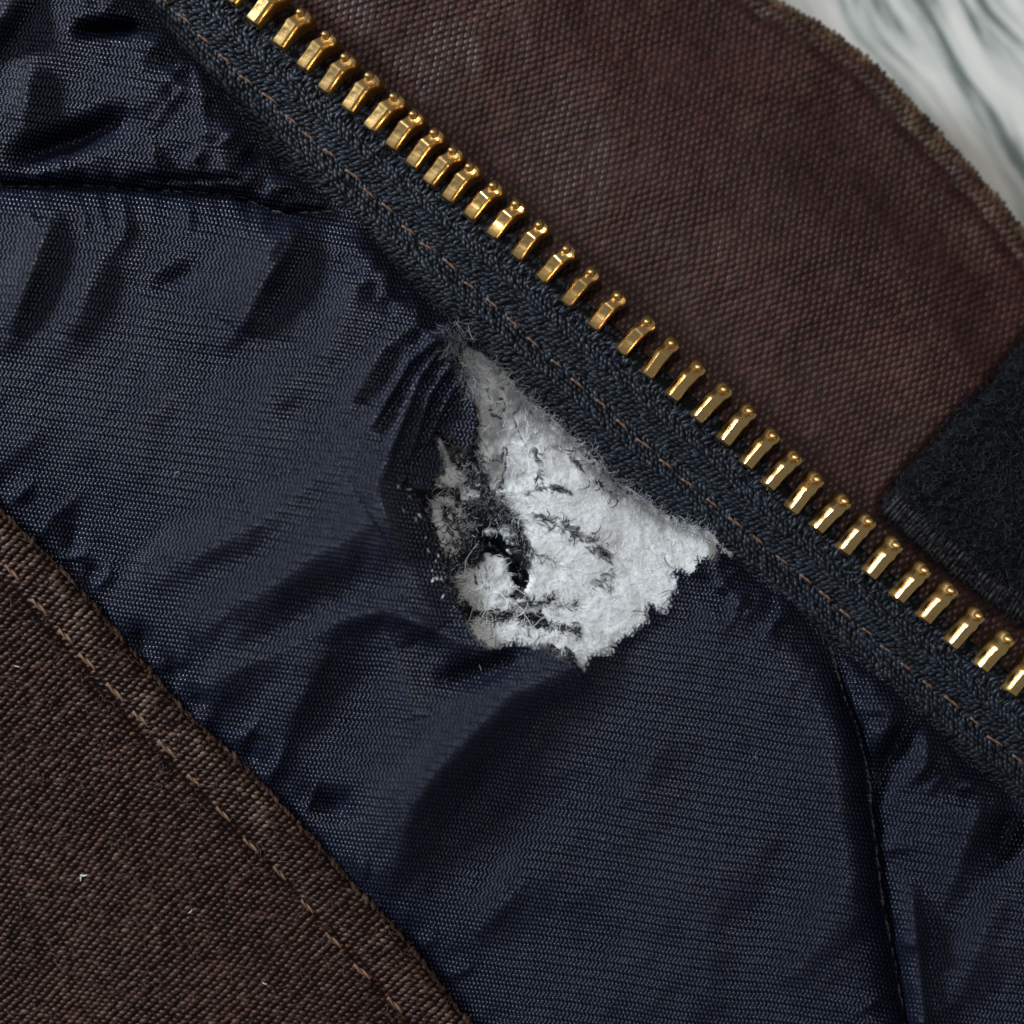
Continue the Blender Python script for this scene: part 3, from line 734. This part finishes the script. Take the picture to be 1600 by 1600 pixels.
def lattice(bridge):
    I, J = np.meshgrid(np.arange(-230, 231), np.arange(-210, 211), indexing='ij')
    I = I.ravel(); J = J.ravel()
    zig = np.where(J & 1, -1.0, 1.0)
    uu = PU * (I + 0.5 * (J & 1) + 0.25 * zig * bridge); vv = PV * (J + 0.5 * bridge)
    x = 800 + eu[0] * uu + ev[0] * vv; y = 800 + eu[1] * uu + ev[1] * vv
    dx = 8 * fbm(x, y, 330, 101, 2) + 1.1 * vnoise(x / 40, y / 40, 105); dy = 7 * fbm(x, y, 380, 107, 2) + 1.1 * vnoise(x / 40, y / 40, 109)
    x = x + dx; y = y + dy
    m = (x > -262) & (x < 1862) & (y > -262) & (y < 1862)
    x, y, zig = x[m], y[m], zig[m]
    m = in_lining(x, y, 0.0, 26.0)
    x, y, zig = x[m], y[m], zig[m]
    tin = inside(x, y, T_POLY); td = polydist(x, y, T_POLY, True)[0] * np.where(tin, 1, -1)
    m = td < 1.0 + 3.0 * vnoise(x / 5, y / 5, 113)
    return x[m], y[m], zig[m]
def weave(bridge, tpl, yarn_ang, name, material, dz, seed):
    x, y, zig = lattice(bridge)
    if bridge: yarn_ang = yarn_ang + math.pi / 2 - zig * math.atan2(0.5 * PU, PV)
    r = np.random.default_rng(seed)
    x = x + r.normal(0, 0.22, len(x)); y = y + r.normal(0, 0.22, len(y))
    c, u, v, n, gx_, gy_ = frame(HL, x, y, yarn_ang + r.normal(0, 0.07, len(x)))
    # slopes pull the yarns together as seen from above
    c[:, 2] += dz
    P, Fq = patches(c, u, v, n, tpl, r.uniform(0.9, 1.08, len(c)))
    o = mesh_obj(name, P, Fq, material, lining, stuff=True)
    print(name, len(c), len(Fq) * 2)
weave(0, arch_template(5, 4, 2.25, 2.6, 2.1, 0.6), ang - 0.5, 'weft_yarns', M_lin_weft, 0.3, 11)
weave(1, arch_template(3, 4, 3.6, 1.55, 1.5, 0.6), ang, 'warp_yarns', M_lin_warp, -0.3, 12)

# seam stitches
sm2 = stitch_mesh('seam_stitch', 17, 1.6, M_thread_n, 2.0)
for seam, step in ((SEAM_A, 20), (SEAM_B, 20)):
    r_, t_, _ = curve(seam, step)
    for (a, b), (c1, c2) in zip(r_, t_):
        if -150 < a < 1750 and -150 < b < 1750 and in_lining(np.array([a]), np.array([b]), -6, 0)[0]:
            put(sm2, 'seam_stitch', a + random.uniform(-1, 1), b + random.uniform(-1, 1), float(H(np.array([a]), np.array([b]))[0]) + 1.5, math.atan2(c2, c1) + random.uniform(-.1, .1), lining)

# ---------------------------------------------------------------- facing, lower left
fc, ft, fq = curve(FEDGE, 14.0)
def facein(x, y):
    d = polydist(x, y, FEDGE)[0]
    return np.where(y > np.interp(x, fed[:, 0], fed[:, 1]), d, -d)
STL = [(19, 894), (61, 947), (103, 994), (136, 1033), (180, 1081), (219, 1122), (261, 1170), (303, 1219), (349, 1272), (392, 1321), (437, 1364), (480, 1416), (521, 1469), (566, 1518), (617, 1570)]
STL = [(19 - 42 * k, 894 - 48 * k) for k in range(5, 0, -1)] + STL + [(617 + 44 * k, 1570 + 52 * k) for k in range(1, 6)]
def FZ(x, y):
    d = facein(x, y)
    z = 62 + 9 * smooth(0, 40, d) - 7 * np.exp(-((d - 74) / 18) ** 2) - 4 * np.exp(-((d - 74) / 7) ** 2) + 10 * smooth(90, 300, d)
    r = 20.0; dd = np.clip(d, 0, r)
    z = z - (r - np.sqrt(np.maximum(r * r - (r - dd) ** 2, 0))) * 0.9
    z = z + 5 * fbm(x, y, 180, 121, 2) + 2.2 * fbm(x, y, 34, 125, 2)
    return z + 2.4 * np.exp(-((d - 25) / 25) ** 2) * vnoise(x / 13, y / 13, 129)
nf = np.array([-0.74, 0.67])
wp = np.concatenate([[60, 30, 12, 4, 1], [0, 0.6, 2, 5, 9, 14, 20, 28, 38], np.arange(50, 1150, 12.0)])
gx = fc[:, None, 0] + wp[None] * nf[0]; gy = fc[:, None, 1] + wp[None] * nf[1]
gz = FZ(gx.ravel(), gy.ravel()).reshape(gx.shape)
gz[:, :6] = gz[:, 5:6]
gz[:, 0] -= 26; gz[:, 1] -= 27; gz[:, 2] -= 26; gz[:, 3] -= 22; gz[:, 4] -= 14; gz[:, 5] -= 8; gz[:, 6:] -= 3
facing = mesh_obj('facing', np.stack([gx, gy, gz], -1).reshape(-1, 3), grid_faces(*gx.shape), M_face_b, jacket)
facing['label'] = 'coarse dark brown canvas facing with a tan stitch line'
ang = math.radians(13)
eu = np.array([math.cos(ang), math.sin(ang)]); ev = np.array([-math.sin(ang), math.cos(ang)])
I, J = np.meshgrid(np.arange(-110, 120), np.arange(-160, 160), indexing='ij'); I = I.ravel(); J = J.ravel()
uu = 13.0 * I + (8.7 * J) % 13.0; vv = 7.4 * J
x = 250 + eu[0] * uu + ev[0] * vv; y = 1250 + eu[1] * uu + ev[1] * vv
x = x + 9 * fbm(x, y, 240, 131, 2) + 0.9 * vnoise(x / 18, y / 18, 135) + rng.normal(0, 0.5, len(x)); y = y + 9 * fbm(x, y, 240, 133, 2) + 0.9 * vnoise(x / 18, y / 18, 137) + rng.normal(0, 0.4, len(x))
d = facein(x, y)
m = (x > -262) & (y < 1862) & (d > 0.5)
x, y, d = x[m], y[m], d[m]
c, u, v, n, _, _ = frame(FZ, x, y, ang - 0.33 + rng.normal(0, 0.15, len(x)), e=2.5)
c[:, 2] += rng.normal(0, 0.6, len(c))
fw1 = np.clip(0.8 * np.exp(-((d - 22) / 22) ** 2) * (0.35 + 0.9 * rng.random(len(d))) * smooth(-0.5, 0.6, vnoise(x / 40, y / 40, 271)) + 0.25 * (rng.random(len(d)) < 0.08), 0, 1)
P1 = patches(c, u, v, n, arch_template(5, 4, 6.0, 3.3, 3.9, 0.35), rng.uniform(0.75, 1.2, len(c)))
# yarn over the turned edge
er, et2, _ = curve(FEDGE, 8.0)
nr = np.stack([-et2[:, 1], et2[:, 0]], -1)
c = np.stack([er[:, 0] + nr[:, 0] * 2, er[:, 1] + nr[:, 1] * 2, FZ(er[:, 0] + nr[:, 0] * 3, er[:, 1] + nr[:, 1] * 3) - 5], -1) + rng.normal(0, 1.3, (len(er), 3))
th = rng.normal(0.5, 0.35, len(er))
Ue = np.stack([et2[:, 0] * np.cos(th) + nr[:, 0] * np.sin(th), et2[:, 1] * np.cos(th) + nr[:, 1] * np.sin(th), np.sin(th) * 0.9], -1); Ue /= np.linalg.norm(Ue, axis=1)[:, None]
Ne = np.stack([-nr[:, 0] * 0.75, -nr[:, 1] * 0.75, np.full(len(er), 0.66)], -1); Ne -= Ue * (Ue * Ne).sum(1)[:, None]; Ne /= np.linalg.norm(Ne, axis=1)[:, None]
P2 = patches(c, Ue, np.cross(Ne, Ue), Ne, arch_template(5, 4, 9, 4.4, 4.2, 0.4), rng.uniform(0.8, 1.25, len(c)))
V_, F_ = join([P1, P2])
mesh_obj('canvas_yarns', V_, F_, M_face, facing, {'wear': np.concatenate([np.repeat(fw1, 20), np.repeat(rng.uniform(0, 0.6, len(er)), 20)])}, stuff=True)
# fuzz
n = 5000
x = rng.uniform(-200, 860, n); y = rng.uniform(560, 1800, n); d = facein(x, y); m = d > 1
x, y = x[m], y[m]
v1, f1 = fibres(np.stack([x, y, FZ(x, y)], -1), rng.normal(0.2, 0.9, len(x)), rng.uniform(8, 24, len(x)), rng.uniform(0.25, 0.5, len(x)), K=5, curl=0.35, lift=0.25, hfun=FZ, hoff=1.5, seed=9)
mesh_obj('fuzz', v1, f1, M_fuzz, facing, stuff=True)
sm3 = [stitch_mesh('stitch', 35, 3.1, M_thread, 2.4), stitch_mesh('stitch', 30, 2.8, M_thread, 2.0)]
for k, (a, b) in enumerate(STL):
    i = min(k, len(STL) - 2); an = math.atan2(STL[i + 1][1] - STL[i][1], STL[i + 1][0] - STL[i][0])
    put(random.choice(sm3), 'stitch', a, b, float(FZ(np.array([a * 1.0]), np.array([b * 1.0]))[0]) + 1.0, an - 0.12 + random.uniform(-0.08, 0.08), facing, s=random.uniform(0.85, 1.1))

# ---------------------------------------------------------------- wadding in the tear
def q1(pts): return [(560 + a / 2.667, 480 + b / 2.667) for a, b in pts]
DARK = [
 (q1([(445, 400), (480, 520), (485, 640), (500, 740), (560, 830), (640, 890), (690, 990)]), 520, 4.5, 16),
 (q1([(480, 640), (520, 760), (560, 850)]), 420, 7, 18), (q1([(430, 830), (520, 860), (600, 880)]), 420, 8, 18),
 (q1([(450, 960), (480, 1000), (430, 1050), (360, 1090)]), 520, 7, 18), (q1([(360, 1090), (340, 1170), (400, 1260), (450, 1300)]), 420, 6, 16),
 (q1([(300, 900), (330, 1010), (350, 1060)]), 240, 4, 14), (q1([(180, 690), (250, 800), (300, 930)]), 260, 4, 15),
 (q1([(730, 870), (800, 890), (870, 920)]), 300, 4, 17), (q1([(850, 910), (940, 960), (1030, 1030)]), 620, 7.5, 17),
 (q1([(740, 600), (752, 660), (755, 730)]), 190, 4.5, 14), (q1([(690, 780), (750, 755), (820, 750), (885, 780)]), 210, 3.0, 14),
 (q1([(960, 1155), (1010, 1150), (1050, 1110), (1045, 1190)]), 170, 5, 14), (q1([(700, 1020), (770, 1040), (830, 1065)]), 26, 1.5, 16),
 (q1([(640, 1240), (720, 1235), (800, 1220)]), 110, 4, 14), (q1([(660, 1290), (760, 1325), (850, 1335), (920, 1345)]), 210, 3.5, 13),
 (q1([(480, 1270), (560, 1290), (640, 1280)]), 200, 5, 14), (q1([(780, 1200), (830, 1240), (900, 1250)]), 60, 4, 12),
 (q1([(800, 560), (900, 640), (980, 720), (1080, 800)]), 240, 3.5, 16), (q1([(340, 800), (400, 880), (430, 960)]), 90, 3, 16),
 (q1([(350, 830), (380, 940), (420, 1000)]), 80, 3, 16), (q1([(400, 560), (420, 640), (480, 600)]), 170, 5, 13), (q1([(300, 560), (290, 700), (300, 800)]), 240, 5, 13),
 (q1([(620, 960), (690, 990), (700, 1080)]), 200, 5, 14), (q1([(560, 830), (640, 890)]), 200, 7, 14),
]
gx, gy = np.meshgrid(np.arange(600, 1170, 1.8), np.arange(480, 1090, 1.8), indexing='ij')
xf, yf = gx.ravel(), gy.ravel()
win = np.zeros(len(xf), bool); wd = np.zeros(len(xf))
jx = xf + 2.6 * vnoise(xf / 7, yf / 7, 141) + 1.2 * vnoise(xf / 3, yf / 3, 145); jy = yf + 2.6 * vnoise(xf / 7, yf / 7, 143) + 1.2 * vnoise(xf / 3, yf / 3, 147)
for poly in WADS:
    i_ = inside(jx, jy, poly); d_ = polydist(jx, jy, poly, True)[0]
    win |= i_; wd = np.where(i_, np.maximum(wd, d_), wd)
hin = inside(jx, jy, HOLE); win &= ~hin
def WZ(x, y):
    """wadding surface without the rounding of each lump"""
    left = 1 - smooth(740, 860, x + 0.25 * (y - 800))
    yt = np.interp(x, led[:, 0], led[:, 1]); dt = np.maximum((y - yt) * 0.72, -12)
    td = polydist(x, y, T_POLY, True)[0] * np.where(inside(x, y, T_POLY), 1, -1)
    h = np.minimum(H(x, y, 0.0, False), H(x, y, 0.2) + 3 + 0.8 * np.maximum(td, 0)); ramp = 25 + 0.55 * dt
    h = np.where(dt < 70, np.maximum(h, np.minimum(ramp, 62)), h)
    return h - 6 - 4 * left + (0.9 + 2.6 * left) * fbm(x, y, 26, 151, 2) + 3 * fbm(x, y, 85, 155, 2)
LOOSE = (7, 8, 9, 10, 11, 17)
# navy remnants still felted into the wadding, and the cracks between its clumps
lefty = 1 - smooth(745, 850, xf + 0.30 * (yf - 800))
rid = np.abs(fbm(xf * 0.9 - yf * 0.35, yf * 0.5 + xf * 0.3, 24, 221, 3))
fine = fbm(xf, yf, 7, 225, 2)
stain = np.clip(1.25 - (rid + 0.10 * fine) / 0.15, 0, 1) * smooth(0.15, 0.7, lefty) * 0.95
rid2 = np.abs(fbm(xf, yf, 34, 231, 3))
stain = np.maximum(stain, np.clip(1 - (rid2 + 0.1 * fine) / 0.06, 0, 1) * smooth(880, 960, yf) * smooth(900, 800, xf) * 0.9)
stain = np.maximum(stain, 0.55 * smooth(0.05, 0.9, lefty) * (0.6 + 0.5 * fbm(xf, yf, 20, 235, 2)))
for k, (path, n, wdt, L_) in enumerate(DARK):
    if k in LOOSE: wdt = wdt * 1.25
    d_ = polydist(xf, yf, path)[0]
    e_ = np.exp(-(d_ / (wdt * 1.15)) ** 2)
    g_ = fbm(xf * 0.8 + yf * 0.6, (yf * 0.8 - xf * 0.6) * 1.0, 9, 241, 3)
    stain = np.maximum(stain, np.clip((e_ - 0.46 + 0.75 * g_) * 2.6, 0, 1) * smooth(0.05, 0.3, e_) * (0.50 + 0.42 * smooth(-0.3, 0.5, fbm(xf, yf, 13, 245, 2)) if k in LOOSE else min(1.0, 0.45 + n / 500)))
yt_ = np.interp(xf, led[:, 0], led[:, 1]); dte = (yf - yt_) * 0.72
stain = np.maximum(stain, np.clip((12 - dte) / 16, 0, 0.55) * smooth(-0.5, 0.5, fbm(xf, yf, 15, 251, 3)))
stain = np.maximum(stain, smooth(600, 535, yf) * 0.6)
wz = WZ(xf, yf) + np.where(wd > 0, 8 * np.sqrt(np.clip(wd / 9, 0, 1)) - 8, -10) + (0.45 + 0.8 * lefty) * fbm(xf, yf, 7, 161, 2) - 5 * np.clip(stain - 0.4, 0, 1) * lefty
F = grid_faces(*gx.shape); F = F[win[F].any(1)]
used = np.unique(F); remap = -np.ones(len(xf), int); remap[used] = np.arange(len(used))
wz2 = np.where(win, wz, wz - 9)
NWX, NWY = gx.shape
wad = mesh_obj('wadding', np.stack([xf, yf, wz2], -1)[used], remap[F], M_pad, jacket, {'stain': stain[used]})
wad['label'] = 'torn white fibre wadding showing through the lining'
# dark cloth deep in the tear
gx, gy = np.meshgrid(np.arange(590, 1150, 5.0), np.arange(480, 1070, 5.0), indexing='ij')
xf2, yf2 = gx.ravel(), gy.ravel()
ti = inside(xf2, yf2, T_POLY); td = polydist(xf2, yf2, T_POLY, True)[0]
hd = inside(xf2, yf2, HOLE)
z = H(xf2, yf2) - 40 + 5 * fbm(xf2, yf2, 24, 171, 3) - np.where(hd, 26 * smooth(0, 12, polydist(xf2, yf2, HOLE, True)[0]), 0)
F = grid_faces(*gx.shape); F = F[(ti | (td < 14))[F].all(1) & (xf2[F] < 990).all(1)]
mesh_obj('inner_cloth', np.stack([xf2, yf2, z], -1), F, M_cav, jacket)

# white fibres matted over the wadding
def sample_in(n, polys, seed, weights=None):
    r = np.random.default_rng(seed)
    X_, Y_ = r.uniform(600, 1150, n), r.uniform(490, 1070, n)
    ok = np.zeros(n, bool)
    for p in polys: ok |= inside(X_, Y_, p)
    ok &= ~inside(X_, Y_, HOLE)
    return X_[ok], Y_[ok]
x, y = sample_in(9000, WADS, 5)
ti = inside(x, y, T_POLY) | (polydist(x, y, T_POLY, True)[0] < 5); x, y = x[ti], y[ti]
sg_ = stain.reshape(NWX, NWY)[np.clip(((x - 600) / 1.8).astype(int), 0, NWX - 1), np.clip(((y - 480) / 1.8).astype(int), 0, NWY - 1)]
ti = (sg_ < 0.45) | (rng.random(len(x)) < 0.15); x, y = x[ti], y[ti]
lo = smooth(930, 760, x) 
ln_ = rng.uniform(5, 13, len(x)) + lo * rng.uniform(0, 12, len(x))
v1, f1 = fibres(np.stack([x, y, 0 * x], -1), rng.uniform(0, 6.283, len(x)), ln_, rng.uniform(0.18, 0.38, len(x)), K=6, curl=0.34, lift=0.0, hfun=WZ, hoff=-0.6, seed=15)
x, y = sample_in(1500, WADS[-2:] + [WADS[0]], 25)
sel = (y > 880) & (x < 900) & inside(x, y, T_POLY) & (polydist(x, y, HOLE, True)[0] > 32); x, y = x[sel], y[sel]
v2, f2 = fibres(np.stack([x, y, 0 * x], -1), rng.uniform(0, 6.283, len(x)), rng.uniform(26, 64, len(x)), rng.uniform(0.3, 0.55, len(x)), K=10, curl=0.40, lift=0.12, hfun=WZ, hoff=0.5, seed=16)
V_, F_ = join([(v1, f1), (v2, f2)])
mesh_obj('fibres', V_, F_, M_fib, wad, stuff=True)
# fuzz creeping over the tape edge
def along(path, n, wid, seed):
    r = np.random.default_rng(seed)
    p, t, q_ = curve(path, 1.5)
    i = r.integers(0, len(p), n); off = r.normal(0, 1, n) * np.broadcast_to(wid, (n,))
    return p[i, 0] - t[i, 1] * off, p[i, 1] + t[i, 0] * off, np.arctan2(t[i, 1], t[i, 0])
def TZ(x, y):
    return np.maximum(H(x, y), 15.0)
x, y, a = along([(752, 556), (800, 598), (862, 660), (912, 705), (968, 760), (1042, 808), (1108, 834)], 650, 4.0, 31)
v1, f1 = fibres(np.stack([x, y, 0 * x], -1), a + rng.normal(0, 0.8, len(a)), rng.uniform(8, 24, len(a)), rng.uniform(0.2, 0.42, len(a)), K=6, curl=0.3, lift=0.1, hfun=TZ, hoff=1.0, seed=32)
x, y, a = along([(708, 500), (712, 530), (728, 570), (745, 610)], 260, 8.0, 33)
v2, f2 = fibres(np.stack([x, y, 0 * x], -1), a + rng.normal(0, 0.5, len(a)), rng.uniform(14, 34, len(a)), rng.uniform(0.2, 0.4, len(a)), K=7, curl=0.22, lift=0.12, hfun=TZ, hoff=1.0, seed=34)
x, y, a = along(q1([(470, 640), (520, 780), (600, 880), (660, 940)]), 170, 12.0, 35)
v3, f3 = fibres(np.stack([x, y, 0 * x], -1), a + rng.normal(0, 0.7, len(a)), rng.uniform(7, 20, len(a)), rng.uniform(0.25, 0.9, len(a)), K=6, curl=0.3, lift=0.1, hfun=WZ, hoff=0.0, seed=36)
x, y, a = along(q1([(450, 860), (470, 980), (400, 1060), (350, 1130)]), 120, 10.0, 37)
v4, f4 = fibres(np.stack([x, y, 0 * x], -1), a + rng.normal(0, 0.7, len(a)), rng.uniform(7, 20, len(a)), rng.uniform(0.25, 0.8, len(a)), K=6, curl=0.3, lift=0.1, hfun=WZ, hoff=0.0, seed=38)
V_, F_ = join([(v1, f1), (v2, f2), (v3, f3), (v4, f4)])
mesh_obj('edge_fibres', V_, F_, M_fib_g, wad, stuff=True)

# dark frayed yarn: torn lining left lying on the wadding
pr = []
for k, (path, n, wdt, L_) in enumerate(DARK):
    n = int(n * (0.06 if k in LOOSE else 0.42)); x, y, a = along(path, n, wdt * 0.8, 200 + k)
    pr.append(fibres(np.stack([x, y, 0 * x], -1), a + rng.normal(0, 0.42, n), rng.uniform(0.5, 1.5, n) * L_, rng.uniform(0.3, 0.95, n), K=6, curl=0.33, lift=0.06, hfun=WZ, hoff=-0.6, seed=300 + k))
# threads hanging from the cut edge of the lining
tp = np.array(T_POLY)
cutp, cutt, _ = curve(T_POLY + T_POLY[:1], 4.0)
i = rng.integers(0, len(cutp), 700); cp = cutp[i]; ok = (cp[:, 1] > 850) | (cp[:, 0] < 745); cp = cp[ok]; ct = cutt[i][ok]
pr.append(fibres(np.stack([cp[:, 0], cp[:, 1], 0 * cp[:, 0]], -1), np.arctan2(ct[:, 0], -ct[:, 1]) + rng.normal(0, 1.0, len(cp)), np.where(rng.random(len(cp)) < 0.12, rng.uniform(16, 38, len(cp)), rng.uniform(4, 12, len(cp))), rng.uniform(0.4, 0.85, len(cp)), K=7, curl=0.22, lift=0.1, hfun=lambda a, b: H(a, b) + 1, hoff=0.5, seed=399))
V_, F_ = join(pr)
mesh_obj('frayed_yarns', V_, F_, M_dark, lining, stuff=True)
# shiny broken filament ends along the left lip
x, y, a = along(q1([(165, 700), (250, 900), (300, 1010), (330, 1110), (380, 1200)]), 18, 7, 41)
v1, f1 = fibres(np.stack([x, y, 0 * x], -1), a + rng.normal(0, 0.6, len(a)), rng.uniform(3, 9, len(a)), rng.uniform(0.6, 1.2, len(a)), K=4, curl=0.2, lift=0.3, hfun=H, hoff=2.0, seed=42)
mesh_obj('filament_ends', v1, f1, M_fib, lining, stuff=True)
# lint
lx = np.array([125., 127, 22, 300, 410.]); ly = np.array([1367., 1369, 1040, 1420, 1535.])
v1, f1 = fibres(np.stack([lx, ly, 0 * lx], -1), np.array([0.6, 2.0, 0.3, 1.2, 0.8]), np.array([12., 8, 9, 10, 8]), np.array([1.1, 0.9, 0.5, 0.5, 0.5]), K=5, curl=0.3, lift=0.2, hfun=FZ, hoff=3.0, seed=51)
mesh_obj('lint', v1, f1, M_fib, facing, stuff=True)
lx = np.array([272., 275, 940, 1180.]); ly = np.array([738., 741, 1310, 1180.])
v1, f1 = fibres(np.stack([lx, ly, 0 * lx], -1), np.array([0.6, 2.0, 0.3, 1.2]), np.array([9., 7, 6, 6]), np.array([0.6, 0.5, 0.4, 0.4]), K=5, curl=0.3, lift=0.2, hfun=H, hoff=2.0, seed=52)
mesh_obj('lint', v1, f1, M_fib_g, lining, stuff=True)
tot = sum(len(o.data.polygons) for o in bpy.data.objects if o.type == 'MESH' and o.name.split('.')[0] not in ('tooth', 'stitch', 'seam_stitch'))
print('faces', tot)
